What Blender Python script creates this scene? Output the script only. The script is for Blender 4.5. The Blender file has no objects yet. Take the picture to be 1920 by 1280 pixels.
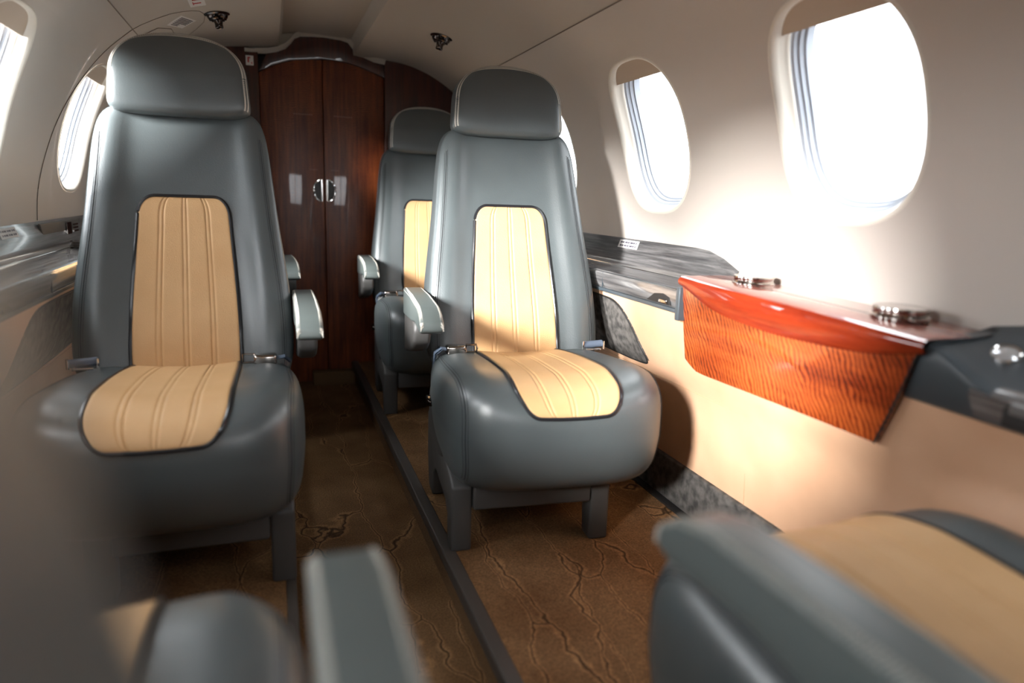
import bpy, bmesh, math, random
from mathutils import Vector, Matrix
random.seed(7)
scn = bpy.context.scene
COL = scn.collection

# ------------------------------------------------------------------ camera
cam_data = bpy.data.cameras.new('camera')
cam_data.sensor_width = 36.0
cam_data.lens = 36.0 * 1285.0 / 1920.0
cam_data.clip_start = 0.01
cam_data.clip_end = 200
cam = bpy.data.objects.new('camera', cam_data)
COL.objects.link(cam)
_f, _vx, _vy, _t = 1285.0, 505.0, 355.0, 0.035
_d = Vector(((_vx-960)/_f, -(_vy-640)/_f, -1.0)).normalized()
_a, _b = _vx-960, _vy-640
_u = -(_f*_f + _b*(_b - _t*_a)) / (_a + _b*_t)
_x = Vector((_u, -(_b + _t*(_u-_a)), -_f)).normalized()
_z = _x.cross(_d)
M = Matrix((_x, _d, _z)).to_4x4()           # rows: world axes in camera space
CAM = Vector((-0.2093, 0.0, 0.8206))
cam.matrix_world = Matrix.Translation(CAM) @ M
cam_data.dof.use_dof = True
cam_data.dof.focus_distance = 1.95
cam_data.dof.aperture_fstop = 1.7
scn.camera = cam

# ------------------------------------------------------------------ world and exposure
w = bpy.data.worlds.new('daylight'); scn.world = w; w.use_nodes = True
nt = w.node_tree; nt.nodes.clear()
wo = nt.nodes.new('ShaderNodeOutputWorld'); bg = nt.nodes.new('ShaderNodeBackground')
tc = nt.nodes.new('ShaderNodeTexCoord'); sp = nt.nodes.new('ShaderNodeSeparateXYZ')
cr = nt.nodes.new('ShaderNodeValToRGB')
mr = nt.nodes.new('ShaderNodeMapRange'); mr.inputs[1].default_value = -0.35; mr.inputs[2].default_value = 0.65
nt.links.new(tc.outputs['Generated'], sp.inputs[0]); nt.links.new(sp.outputs[2], mr.inputs[0])
nt.links.new(mr.outputs[0], cr.inputs[0]); side = nt.nodes.new('ShaderNodeMapRange'); side.inputs[1].default_value = -0.7; side.inputs[2].default_value = 0.7; side.inputs[3].default_value = 1.9; side.inputs[4].default_value = 0.6
vm = nt.nodes.new('ShaderNodeVectorMath'); vm.operation = 'SCALE'
nt.links.new(sp.outputs[0], side.inputs[0]); nt.links.new(cr.outputs[0], vm.inputs[0]); nt.links.new(side.outputs[0], vm.inputs['Scale']); nt.links.new(vm.outputs[0], bg.inputs[0]); nt.links.new(bg.outputs[0], wo.inputs[0])
e = cr.color_ramp.elements
e[0].position = 0.30; e[0].color = (0.06, 0.055, 0.05, 1)
e[1].position = 0.40; e[1].color = (0.93, 0.96, 1.0, 1)
bg.inputs[1].default_value = 10.0
sun_d = bpy.data.lights.new('hazy_sun', 'SUN'); sun_d.energy = 72.0; sun_d.angle = math.radians(22); sun_d.color = (1.0, 0.985, 0.97)
sun = bpy.data.objects.new('hazy_sun', sun_d); COL.objects.link(sun)
sun.rotation_euler = Vector((1.0, 0.68, -0.31)).to_track_quat('-Z', 'Z').to_euler()
vs = scn.view_settings
vs.view_transform = 'Standard'; vs.look = 'None'; vs.gamma = 1.0; vs.use_curve_mapping = False
vs.exposure = 0.12

# ------------------------------------------------------------------ materials
def new_mat(name):
    m = bpy.data.materials.new(name); m.use_nodes = True
    return m, m.node_tree, m.node_tree.nodes['Principled BSDF']
def pset(b, **k):
    for kk, v in k.items(): b.inputs[kk.replace('_', ' ')].default_value = v
def plain(name, col, rough=0.5, metal=0.0, spec=0.5, coat=0.0, bump=None, scale=300, bs=0.1, emit=None):
    m, t, b = new_mat(name)
    pset(b, Base_Color=(*col, 1), Roughness=rough, Metallic=metal)
    b.inputs['Specular IOR Level'].default_value = spec
    b.inputs['Coat Weight'].default_value = coat; b.inputs['Coat Roughness'].default_value = 0.05
    if bump:
        c = t.nodes.new('ShaderNodeTexCoord')
        n = t.nodes.new('ShaderNodeTexVoronoi' if bump == 'grain' else 'ShaderNodeTexNoise')
        n.inputs['Scale'].default_value = scale
        bp = t.nodes.new('ShaderNodeBump'); bp.inputs['Strength'].default_value = bs; bp.inputs['Distance'].default_value = 0.001
        t.links.new(c.outputs['Object'], n.inputs['Vector']); t.links.new(n.outputs[0], bp.inputs['Height']); t.links.new(bp.outputs[0], b.inputs['Normal'])
    return m
def ramp(t, stops):
    r = t.nodes.new('ShaderNodeValToRGB'); els = r.color_ramp.elements
    while len(els) < len(stops): els.new(0.5)
    for el, (p, c) in zip(els, stops): el.position = p; el.color = (*c, 1)
    return r
def leather(name, c0, c1, rough=0.38, spec=0.5, scale=420, bs=0.25):
    m, t, b = new_mat(name)
    c = t.nodes.new('ShaderNodeTexCoord'); n = t.nodes.new('ShaderNodeTexNoise'); n.inputs['Scale'].default_value = 9
    r = ramp(t, [(0.3, c0), (0.7, c1)])
    v = t.nodes.new('ShaderNodeTexVoronoi'); v.inputs['Scale'].default_value = scale
    bp = t.nodes.new('ShaderNodeBump'); bp.inputs['Strength'].default_value = bs; bp.inputs['Distance'].default_value = 0.0006
    t.links.new(c.outputs['Object'], n.inputs['Vector']); t.links.new(n.outputs[0], r.inputs[0]); t.links.new(r.outputs[0], b.inputs['Base Color'])
    t.links.new(c.outputs['Object'], v.inputs['Vector']); t.links.new(v.outputs[0], bp.inputs['Height']); t.links.new(bp.outputs[0], b.inputs['Normal'])
    b.inputs['Roughness'].default_value = rough; b.inputs['Specular IOR Level'].default_value = spec
    return m
def wood(name, dark, mid, light, axis='Z', ripple=True, rip_scale=60, coat=1.0, stretch=18, rough=0.3, rip_rot=0.0, mix=0.5):
    # axis: direction the grain runs along
    m, t, b = new_mat(name)
    c = t.nodes.new('ShaderNodeTexCoord'); mp = t.nodes.new('ShaderNodeMapping')
    sc = {'X': (1, stretch, stretch), 'Y': (stretch, 1, stretch), 'Z': (stretch, stretch, 1)}[axis]
    mp.inputs['Scale'].default_value = sc
    n = t.nodes.new('ShaderNodeTexNoise'); n.inputs['Scale'].default_value = 4.0; n.inputs['Detail'].default_value = 6; n.inputs['Roughness'].default_value = 0.65
    t.links.new(c.outputs['Object'], mp.inputs[0]); t.links.new(mp.outputs[0], n.inputs['Vector'])
    fac = n.outputs[0]
    if ripple:
        mp2 = t.nodes.new('ShaderNodeMapping'); mp2.inputs['Rotation'].default_value = (rip_rot, 0, 0)
        wv = t.nodes.new('ShaderNodeTexWave'); wv.bands_direction = axis; wv.inputs['Scale'].default_value = rip_scale
        wv.inputs['Distortion'].default_value = 9.0; wv.inputs['Detail'].default_value = 3; wv.inputs['Detail Scale'].default_value = 0.6
        t.links.new(c.outputs['Object'], mp2.inputs[0]); t.links.new(mp2.outputs[0], wv.inputs['Vector'])
        big = t.nodes.new('ShaderNodeTexNoise'); big.inputs['Scale'].default_value = 7
        t.links.new(c.outputs['Object'], big.inputs['Vector'])
        k = t.nodes.new('ShaderNodeMath'); k.operation = 'MULTIPLY'; t.links.new(wv.outputs[1], k.inputs[0]); t.links.new(big.outputs[0], k.inputs[1])
        k2 = t.nodes.new('ShaderNodeMath'); k2.operation = 'MULTIPLY_ADD'; k2.inputs[1].default_value = mix; t.links.new(k.outputs[0], k2.inputs[0])
        k3 = t.nodes.new('ShaderNodeMath'); k3.operation = 'MULTIPLY'; k3.inputs[1].default_value = 1-0.42*mix; t.links.new(fac, k3.inputs[0])
        t.links.new(k3.outputs[0], k2.inputs[2]); fac = k2.outputs[0]
    r = ramp(t, [(0.3, dark), (0.5, mid), (0.75, light)])
    t.links.new(fac, r.inputs[0]); t.links.new(r.outputs[0], b.inputs['Base Color'])
    b.inputs['Roughness'].default_value = rough; b.inputs['Coat Weight'].default_value = coat; b.inputs['Coat Roughness'].default_value = 0.03
    return m
def carpet(name):
    m, t, b = new_mat(name)
    c = t.nodes.new('ShaderNodeTexCoord'); mp = t.nodes.new('ShaderNodeMapping'); mp.inputs['Scale'].default_value = (1.0, 0.2, 1.0)
    wn = t.nodes.new('ShaderNodeTexNoise'); wn.inputs['Scale'].default_value = 7; wn.inputs['Detail'].default_value = 3; wn.inputs['Roughness'].default_value = 0.5
    mx = t.nodes.new('ShaderNodeMix'); mx.data_type = 'RGBA'; mx.blend_type = 'LINEAR_LIGHT'; mx.inputs[0].default_value = 0.035
    vo = t.nodes.new('ShaderNodeTexVoronoi'); vo.feature = 'DISTANCE_TO_EDGE'; vo.inputs['Scale'].default_value = 8.5
    t.links.new(c.outputs['Object'], mp.inputs[0]); t.links.new(mp.outputs[0], mx.inputs[6]); t.links.new(c.outputs['Object'], wn.inputs['Vector'])
    t.links.new(wn.outputs[1], mx.inputs[7]); t.links.new(mx.outputs[2], vo.inputs['Vector'])
    vein = ramp(t, [(0.0, (0.3, 0.3, 0.3)), (0.006, (0.6, 0.6, 0.6)), (0.014, (1.7, 1.7, 1.7))]);
    els = vein.color_ramp.elements; el = els.new(0.045); el.color = (1.0, 1.0, 1.0, 1)
    t.links.new(vo.outputs[0], vein.inputs[0])
    n2 = t.nodes.new('ShaderNodeTexNoise'); n2.inputs['Scale'].default_value = 7; n2.inputs['Detail'].default_value = 6
    n3 = t.nodes.new('ShaderNodeTexNoise'); n3.inputs['Scale'].default_value = 260; n3.inputs['Detail'].default_value = 2
    t.links.new(c.outputs['Object'], n2.inputs['Vector']); t.links.new(c.outputs['Object'], n3.inputs['Vector'])
    base = ramp(t, [(0.3, (0.115, 0.058, 0.024)), (0.7, (0.19, 0.108, 0.05))]); t.links.new(n2.outputs[0], base.inputs[0])
    m1 = t.nodes.new('ShaderNodeMix'); m1.data_type = 'RGBA'; m1.blend_type = 'MULTIPLY'; m1.inputs[0].default_value = 1.0
    t.links.new(base.outputs[0], m1.inputs[6]); t.links.new(vein.outputs[0], m1.inputs[7])
    m2 = t.nodes.new('ShaderNodeMix'); m2.data_type = 'RGBA'; m2.blend_type = 'OVERLAY'; m2.inputs[0].default_value = 0.9
    t.links.new(m1.outputs[2], m2.inputs[6]); t.links.new(n3.outputs[0], m2.inputs[7]); t.links.new(m2.outputs[2], b.inputs['Base Color'])
    bp = t.nodes.new('ShaderNodeBump'); bp.inputs['Strength'].default_value = 0.5; bp.inputs['Distance'].default_value = 0.003
    bl = t.nodes.new('ShaderNodeMix'); bl.data_type = 'RGBA'; bl.inputs[0].default_value = 0.4
    t.links.new(vein.outputs[0], bl.inputs[6]); t.links.new(n3.outputs[0], bl.inputs[7]); t.links.new(bl.outputs[2], bp.inputs['Height']); t.links.new(bp.outputs[0], b.inputs['Normal'])
    b.inputs['Roughness'].default_value = 0.9; b.inputs['Specular IOR Level'].default_value = 0.15
    b.inputs['Sheen Weight'].default_value = 0.0
    return m
def mottled(name, c0, c1, scale=60, rough=0.9):
    m, t, b = new_mat(name)
    c = t.nodes.new('ShaderNodeTexCoord'); n = t.nodes.new('ShaderNodeTexNoise'); n.inputs['Scale'].default_value = scale; n.inputs['Detail'].default_value = 5
    r = ramp(t, [(0.35, c0), (0.65, c1)]); bp = t.nodes.new('ShaderNodeBump'); bp.inputs['Strength'].default_value = 0.3; bp.inputs['Distance'].default_value = 0.001
    t.links.new(c.outputs['Object'], n.inputs['Vector']); t.links.new(n.outputs[0], r.inputs[0]); t.links.new(r.outputs[0], b.inputs['Base Color'])
    t.links.new(n.outputs[0], bp.inputs['Height']); t.links.new(bp.outputs[0], b.inputs['Normal']); b.inputs['Roughness'].default_value = rough
    b.inputs['Specular IOR Level'].default_value = 0.2
    return m

M_GREY = leather('slate_leather', (0.064, 0.076, 0.079), (0.074, 0.088, 0.091), rough=0.36, spec=0.85)
M_ARM = leather('armrest_leather', (0.088, 0.104, 0.10), (0.096, 0.113, 0.11), rough=0.4)
M_TAN = leather('tan_leather', (0.55, 0.33, 0.15), (0.61, 0.38, 0.185), rough=0.5, spec=0.35, scale=600, bs=0.6)
M_PIPE = plain('black_piping', (0.012, 0.012, 0.014), 0.3)
M_STITCH = plain('pale_thread', (0.55, 0.52, 0.46), 0.8)
M_TSTITCH = plain('tan_thread', (0.36, 0.2, 0.085), 0.8)
M_DSTITCH = plain('dark_thread', (0.03, 0.033, 0.036), 0.8)
M_PLASTIC = plain('charcoal_plastic', (0.05, 0.048, 0.046), 0.5, bump='noise', scale=700, bs=0.15)
M_CHROME = plain('dark_chrome', (0.42, 0.38, 0.35), 0.14, 1.0)
M_BLACKCHROME = plain('black_chrome', (0.09, 0.075, 0.07), 0.12, 1.0)
M_SILVER = plain('bright_chrome', (0.8, 0.78, 0.76), 0.12, 1.0)
M_STRAP = plain('belt_webbing', (0.09, 0.12, 0.17), 0.6, bump='noise', scale=900, bs=0.3)
M_WALL = plain('cream_liner', (0.55, 0.495, 0.445), 0.42, spec=0.4, bump='noise', scale=900, bs=0.04)
M_CEIL = plain('headliner', (0.48, 0.43, 0.375), 0.5, spec=0.35, bump='noise', scale=900, bs=0.04)
M_TRIM = plain('cream_trim', (0.74, 0.69, 0.61), 0.3)
M_GROOVE = plain('seam_shadow_gap', (0.24, 0.20, 0.165), 0.8)
M_GASKET = plain('window_gasket', (0.40, 0.43, 0.48), 0.6, spec=0.3)
M_SHADE = plain('window_shade', (0.45, 0.36, 0.28), 0.45)
M_SIDE = leather('sidewall_tan_leather', (0.68, 0.40, 0.245), (0.76, 0.47, 0.30), rough=0.5, spec=0.3, scale=500, bs=0.3)
M_BASE = mottled('charcoal_carpet_strip', (0.045, 0.042, 0.04), (0.13, 0.12, 0.11), 45)
M_BLACK = plain('black_rubber', (0.012, 0.011, 0.011), 0.6)
M_CARPET = carpet('vein_patterned_carpet')
M_STRIP = plain('aisle_track_cover', (0.05, 0.042, 0.036), 0.6, bump='noise', scale=500, bs=0.2)
M_RISER = mottled('carpet_riser', (0.10, 0.055, 0.025), (0.17, 0.10, 0.05), 300)
M_DOOR = wood('mahogany_gloss', (0.035, 0.006, 0.002), (0.14, 0.028, 0.008), (0.30, 0.08, 0.02), 'Z', True, 55, 0.35, 16, 0.4, 0.25, 0.55)
M_DOORF = wood('mahogany_frame', (0.02, 0.005, 0.003), (0.05, 0.011, 0.006), (0.09, 0.02, 0.009), 'Z', False)
M_TABLE = wood('figured_sapele', (0.09, 0.010, 0.003), (0.30, 0.044, 0.008), (0.52, 0.11, 0.022), 'Y', True, 30, 1.0, 7, 0.3, 0.35, 0.75)
M_TABLE2 = wood('red_sapele_edge', (0.14, 0.012, 0.004), (0.25, 0.026, 0.007), (0.34, 0.045, 0.011), 'Y', False, stretch=10, rough=0.6)
M_TABLE2.node_tree.nodes['Principled BSDF'].inputs['Specular IOR Level'].default_value = 0.05
M_TOP = wood('red_sapele_top', (0.14, 0.012, 0.004), (0.25, 0.026, 0.007), (0.34, 0.045, 0.011), 'Y', False, stretch=10, rough=0.4)
M_TOP.node_tree.nodes['Principled BSDF'].inputs['Coat IOR'].default_value = 2.2
M_EBONY = wood('ebony_gloss', (0.035, 0.034, 0.036), (0.13, 0.125, 0.125), (0.30, 0.29, 0.285), 'Y', False, stretch=26, coat=1.0)
M_SLATE = plain('slate_console', (0.055, 0.068, 0.078), 0.4, spec=0.5, bump='noise', scale=800, bs=0.1)
M_LABEL = plain('placard_white', (0.72, 0.70, 0.68), 0.5)
M_INK = plain('placard_ink', (0.08, 0.07, 0.10), 0.6)
M_RED = plain('placard_red', (0.5, 0.03, 0.03), 0.5)
M_GLASSLENS = plain('clear_lens', (0.7, 0.72, 0.75), 0.12, 0.6)
def glass_mat():
    m, t, b = new_mat('window_glass'); t.nodes.remove(b)
    o = t.nodes['Material Output']; mx = t.nodes.new('ShaderNodeMixShader'); mx.inputs[0].default_value = 0.05
    tr = t.nodes.new('ShaderNodeBsdfTransparent'); tr.inputs[0].default_value = (0.97, 0.98, 0.98, 1)
    gl = t.nodes.new('ShaderNodeBsdfGlossy'); gl.inputs['Roughness'].default_value = 0.02
    t.links.new(tr.outputs[0], mx.inputs[1]); t.links.new(gl.outputs[0], mx.inputs[2]); t.links.new(mx.outputs[0], o.inputs[0])
    return m
M_GLASS = glass_mat()

# ------------------------------------------------------------------ helpers
def link(name, verts, faces, mat, parent=None, smooth=True, angle=40):
    me = bpy.data.meshes.new(name); me.from_pydata([tuple(v) for v in verts], [], faces)
    bm = bmesh.new(); bm.from_mesh(me); bmesh.ops.remove_doubles(bm, verts=bm.verts, dist=1e-6)
    bmesh.ops.recalc_face_normals(bm, faces=bm.faces); bm.to_mesh(me); bm.free()
    return finish(name, me, mat, parent, smooth, angle)
def finish(name, me, mat, parent=None, smooth=True, angle=40):
    me.materials.append(mat)
    if smooth:
        me.shade_smooth()
        me.set_sharp_from_angle(angle=math.radians(angle))
    o = bpy.data.objects.new(name, me); COL.objects.link(o)
    if parent: o.parent = parent
    return o
def empty(name, loc, rz=0, label=None, cat=None, group=None):
    o = bpy.data.objects.new(name, None); COL.objects.link(o); o.location = loc; o.rotation_euler = (0, 0, rz); o.empty_display_size = 0.05
    if label: o['label'] = label
    if cat: o['category'] = cat
    if group: o['group'] = group
    return o
def tag(o, label, cat, group=None):
    o['label'] = label; o['category'] = cat
    if group: o['group'] = group
    return o
def structure(o, label=None, cat=None):
    o['kind'] = 'structure'
    if label: o['label'] = label
    if cat: o['category'] = cat
    return o
class MB:
    def __init__(s): s.v = []; s.f = []
    def add(s, v, f):
        k = len(s.v); s.v += [Vector(p) for p in v]; s.f += [tuple(i+k for i in q) for q in f]
    def grid(s, rows, closed=False):
        k = len(s.v); n = len(rows[0])
        for r in rows: s.v += [Vector(p) for p in r]
        for i in range(len(rows)-1):
            for j in range(n if closed else n-1):
                j2 = (j+1) % n
                s.f.append((k+i*n+j, k+i*n+j2, k+(i+1)*n+j2, k+(i+1)*n+j))
    def box(s, a, b):
        x0, y0, z0 = a; x1, y1, z1 = b
        s.add([(x0,y0,z0),(x1,y0,z0),(x1,y1,z0),(x0,y1,z0),(x0,y0,z1),(x1,y0,z1),(x1,y1,z1),(x0,y1,z1)],
              [(0,3,2,1),(4,5,6,7),(0,1,5,4),(1,2,6,5),(2,3,7,6),(3,0,4,7)])
    def tube(s, pts, r, n=8, closed=False):
        pts = [Vector(p) for p in pts]; m = len(pts); rings = []
        up = Vector((0.13, 0.31, 0.94))
        for i, p in enumerate(pts):
            a = pts[(i-1) % m] if (closed or i > 0) else p
            b = pts[(i+1) % m] if (closed or i < m-1) else p
            t = (b-a).normalized(); u = t.cross(up)
            if u.length < 0.05: u = t.cross(Vector((1, 0, 0)))
            u.normalize(); v = t.cross(u)
            rings.append([p + r*(math.cos(2*math.pi*k/n)*u + math.sin(2*math.pi*k/n)*v) for k in range(n)])
        if closed: rings.append(rings[0])
        k = len(s.v); s.grid(rings, True)
        if not closed:
            s.f.append(tuple(k+j for j in range(n))); L = k+(len(rings)-1)*n; s.f.append(tuple(L+j for j in range(n)))
    def lathe(s, prof, c, axis=(0,0,1), n=32):
        c = Vector(c); ax = Vector(axis).normalized(); u = ax.orthogonal().normalized(); v = ax.cross(u)
        rings = [[c + ax*h + r*(math.cos(2*math.pi*k/n)*u + math.sin(2*math.pi*k/n)*v) for k in range(n)] for r, h in prof]
        s.grid(rings, True)
    def build(s, name, mat, parent=None, smooth=True, angle=40): return link(name, s.v, s.f, mat, parent, smooth, angle)
def bevelled(name, mb, mat, parent=None, w=0.004, seg=3, angle=30):
    me = bpy.data.meshes.new(name); me.from_pydata([tuple(v) for v in mb.v], [], mb.f)
    bm = bmesh.new(); bm.from_mesh(me); bmesh.ops.remove_doubles(bm, verts=bm.verts, dist=1e-6)
    bmesh.ops.recalc_face_normals(bm, faces=bm.faces)
    es = [e for e in bm.edges if len(e.link_faces) == 2 and e.calc_face_angle(0) > math.radians(angle)]
    bmesh.ops.bevel(bm, geom=es, offset=w, segments=seg, profile=0.5, affect='EDGES', clamp_overlap=True)
    bm.to_mesh(me); bm.free()
    return finish(name, me, mat, parent, True, 50)
def prism(poly, x0, x1):
    """polygon of (y,z) extruded along x"""
    mb = MB(); n = len(poly)
    mb.add([(x0, y, z) for y, z in poly] + [(x1, y, z) for y, z in poly],
           [tuple(range(n)), tuple(range(2*n-1, n-1, -1))] + [(i, (i+1) % n, n+(i+1) % n, n+i) for i in range(n)])
    return mb
def lerp(a, b, t): return a + (b-a)*t
def curve(pts, x):
    """piecewise smooth interpolation of (x,y) table"""
    if x <= pts[0][0]: return pts[0][1]
    if x >= pts[-1][0]: return pts[-1][1]
    for (x0, y0), (x1, y1) in zip(pts, pts[1:]):
        if x0 <= x <= x1: return y0 + (y1-y0)*(x-x0)/(x1-x0)
def scurve(pts, x):
    n = len(pts)
    if x <= pts[0][0]: return pts[0][1]
    if x >= pts[-1][0]: return pts[-1][1]
    for i in range(n-1):
        x0, y0 = pts[i]; x1, y1 = pts[i+1]
        if x0 <= x <= x1:
            h = x1-x0; t = (x-x0)/h
            m0 = (y1-pts[i-1][1])/(x1-pts[i-1][0]) if i > 0 else (y1-y0)/h
            m1 = (pts[i+2][1]-y0)/(pts[i+2][0]-x0) if i < n-2 else (y1-y0)/h
            return (2*t**3-3*t**2+1)*y0 + (t**3-2*t**2+t)*h*m0 + (-2*t**3+3*t**2)*y1 + (t**3-t**2)*h*m1

class Pillow:
    """superquadric cushion: exponents n1 (sides) and n2 (profile), shaped by fn(X,Y,Z) in -1..1"""
    def __init__(s, fn, n1, n2): s.fn, s.n1, s.n2 = fn, n1, n2
    def unit(s, X, Y, Z):
        rho = (abs(Y)**s.n2 + abs(Z)**s.n2)**(1/s.n2)
        N = (abs(X)**s.n1 + rho**s.n1)**(1/s.n1)
        return X/N, Y/N, Z/N
    def mesh(s, res=30):
        mb = MB()
        def tt(i): 
            a = -1 + 2*i/res
            return math.tan(a*math.pi/4)*0.5 + a*0.5
        for ax in range(3):
            for sg in (-1, 1):
                rows = []
                for i in range(res+1):
                    r = []
                    for j in range(res+1):
                        c = [0, 0, 0]; c[ax] = sg; c[(ax+1) % 3] = tt(i); c[(ax+2) % 3] = tt(j)
                        r.append(Vector(s.fn(*s.unit(*c))))
                    rows.append(r)
                mb.grid(rows)
        return mb
    def at(s, X, t, off=0.0):
        """point over the profile: square path t, t in [-1,1] front face bottom->top, [1,3] top front->back; X in -1..1"""
        def p(X, t):
            if t <= 1: y, z = -1.0, t
            else: y, z = -1.0 + (t-1), 1.0
            k = (abs(y)**s.n2 + abs(z)**s.n2)**(1/s.n2)
            r = max(0.0, 1-abs(X)**s.n1)**(1/s.n1)
            return Vector(s.fn(X, r*y/k, r*z/k))
        P = p(X, t)
        if off:
            e = 0.01
            n = (p(X+e, t)-p(X-e, t)).cross(p(X, t+e)-p(X, t-e)).normalized()
            P = P + n*off
        return P

def panel_on(pl, t0, t1, h0, h1, r0, r1, nu=64, nv=70, height=0.0045, seams=(-0.5, 0.0, 0.5), rt=0.2):
    """inset quilted panel on pillow between t0..t1, half-width h0 at t0, h1 at t1; corner rounding r at both ends (in t units)."""
    def hw(t):
        k = (t-t0)/(t1-t0); h = lerp(h0, h1, k)
        for r, d in ((r0, t-t0), (r1, t1-t)):
            if r > 0 and d < r:
                q = 1-d/r; h = h*(1-rt) + h*rt*math.sqrt(max(0, 1-q*q)) if True else h
        return h
    ts = []
    for i in range(nv+1):
        k = i/nv; ts.append(t0 + (t1-t0)*(0.5-0.5*math.cos(math.pi*k)))
    us = sorted(set([round(-1+2*i/nu, 4) for i in range(nu+1)] + [round(sm+d, 4) for sm in seams for d in (-.075, -.06, -.045, -.03, 0, .03, .045, .06, .075)]))
    rows = []
    for t in ts:
        h = hw(t); r = []
        ev = min(1.0, min(t-t0, t1-t)/(0.05*(t1-t0)))
        for u in us:
            eu = min(1.0, (1-abs(u))/0.07)
            ed = math.sqrt(max(0, 1-(1-min(eu, 1))**2)) * math.sqrt(max(0, 1-(1-max(0, min(ev, 1)))**2))
            g = 1.0
            for sm in seams:
                for q in (-0.045, 0.045):
                    g -= 0.75*math.exp(-((u-sm-q)/0.017)**2)
                if abs(u-sm) < 0.045: g -= 0.18
            r.append(pl.at(u*h, t, 0.001 + height*ed*(0.45+0.55*g)))
        rows.append(r)
    mb = MB(); mb.grid(rows)
    border = [pl.at(-hw(t), t, 0.0025) for t in ts] + [pl.at(u*hw(t1), t1, 0.0025) for u in us[3:-3:4]] + [pl.at(hw(t), t, 0.0025) for t in reversed(ts)] + [pl.at(-u*hw(t0), t0, 0.0025) for u in us[3:-3:4]]
    sts = []
    for sm in seams:
        st = MB(); sts.append(st)
        for q in (-0.045, 0.045):
            pts = []
            N = 400
            for i in range(N):
                t = lerp(t0, t1, (i+0.5)/N); pts.append(pl.at((sm+q)*hw(t), t, 0.0024+height*0.1))
            L = 0; last = pts[0]; on = 0
            for a, b in zip(pts[::3], pts[2::3]):
                st.tube([a, b], 0.00055, 4)
    return mb, border, sts

# ------------------------------------------------------------------ armchair
def back_fn(X, Y, Z):
    z = 0.628 + 0.335*Z
    w = scurve([(0.28, 0.226), (0.40, 0.238), (0.52, 0.234), (0.70, 0.212), (0.85, 0.196), (0.96, 0.186)], z)
    yc = 0.150 + 0.068 + (z-0.34)*0.27
    th = scurve([(0.28, 0.072), (0.6, 0.064), (0.97, 0.045)], z)
    y = yc + th*Y
    if Z > 0: X *= 1+0.03*Z**6; z += 0.004*Z**4
    if Y < 0:
        k = -Y
        y += k*(0.020*(1-X*X) - 0.016*abs(X)**3*max(0, 1-abs(z-0.55)/0.5))
        y -= k*0.012*math.exp(-((abs(X)-0.76)/0.14)**2)
        y -= k*0.016*math.exp(-((z-0.42)/0.13)**2)*(1-X*X)
    return (w*X, y, z)
def seat_fn(X, Y, Z):
    y = -0.035 + 0.285*Y; z = 0.282 + 0.142*Z
    w = scurve([(-0.32, 0.240), (-0.15, 0.248), (0.1, 0.240), (0.25, 0.21)], y)
    w *= 1 - 0.05*max(0, -Z)
    if Z > 0:
        z -= Z*0.050*max(0, (y+0.20)/0.46)
        z -= Z*0.030*max(0, 1-(X/0.72)**2)*(0.6+0.4*max(0, -Y))
        z += Z*0.004*(1-X*X)
    if Y < 0:
        y += -Y*0.035*max(0, -Z)**1.5
        y += -Y*(-0.012*(1-X*X))
    if Z < 0: z += 0.0
    return (w*X, y, z)
def head_fn(X, Y, Z):
    zz = 1.042 + 0.096*Z
    k = max(0, Z)
    if Z < 0: Z = -abs(Z)**0.7; zz = 1.044 + 0.100*Z; X *= 1+0.05*abs(Z)**5
    w = 0.150*(1-0.05*Z-0.21*k**2.2)
    z = zz - 0.021*X*X*k
    y = 0.352 + (z-0.95)*0.16 + 0.056*Y*(1-0.25*k)
    if Y < 0: y += 0.014*(1-X*X)*(-Y) 
    return (w*X, y, z)
P_BACK = Pillow(back_fn, 8, 11.0)
P_SEAT = Pillow(seat_fn, 5.6, 4.2)
P_HEAD = Pillow(head_fn, 6.0, 4.4)

def seam_line(path, mb_line, mb_st, r=0.0011, gap=2):
    mb_line.tube(path, r, 5)
    for side in (-1, 1):
        pass

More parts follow.
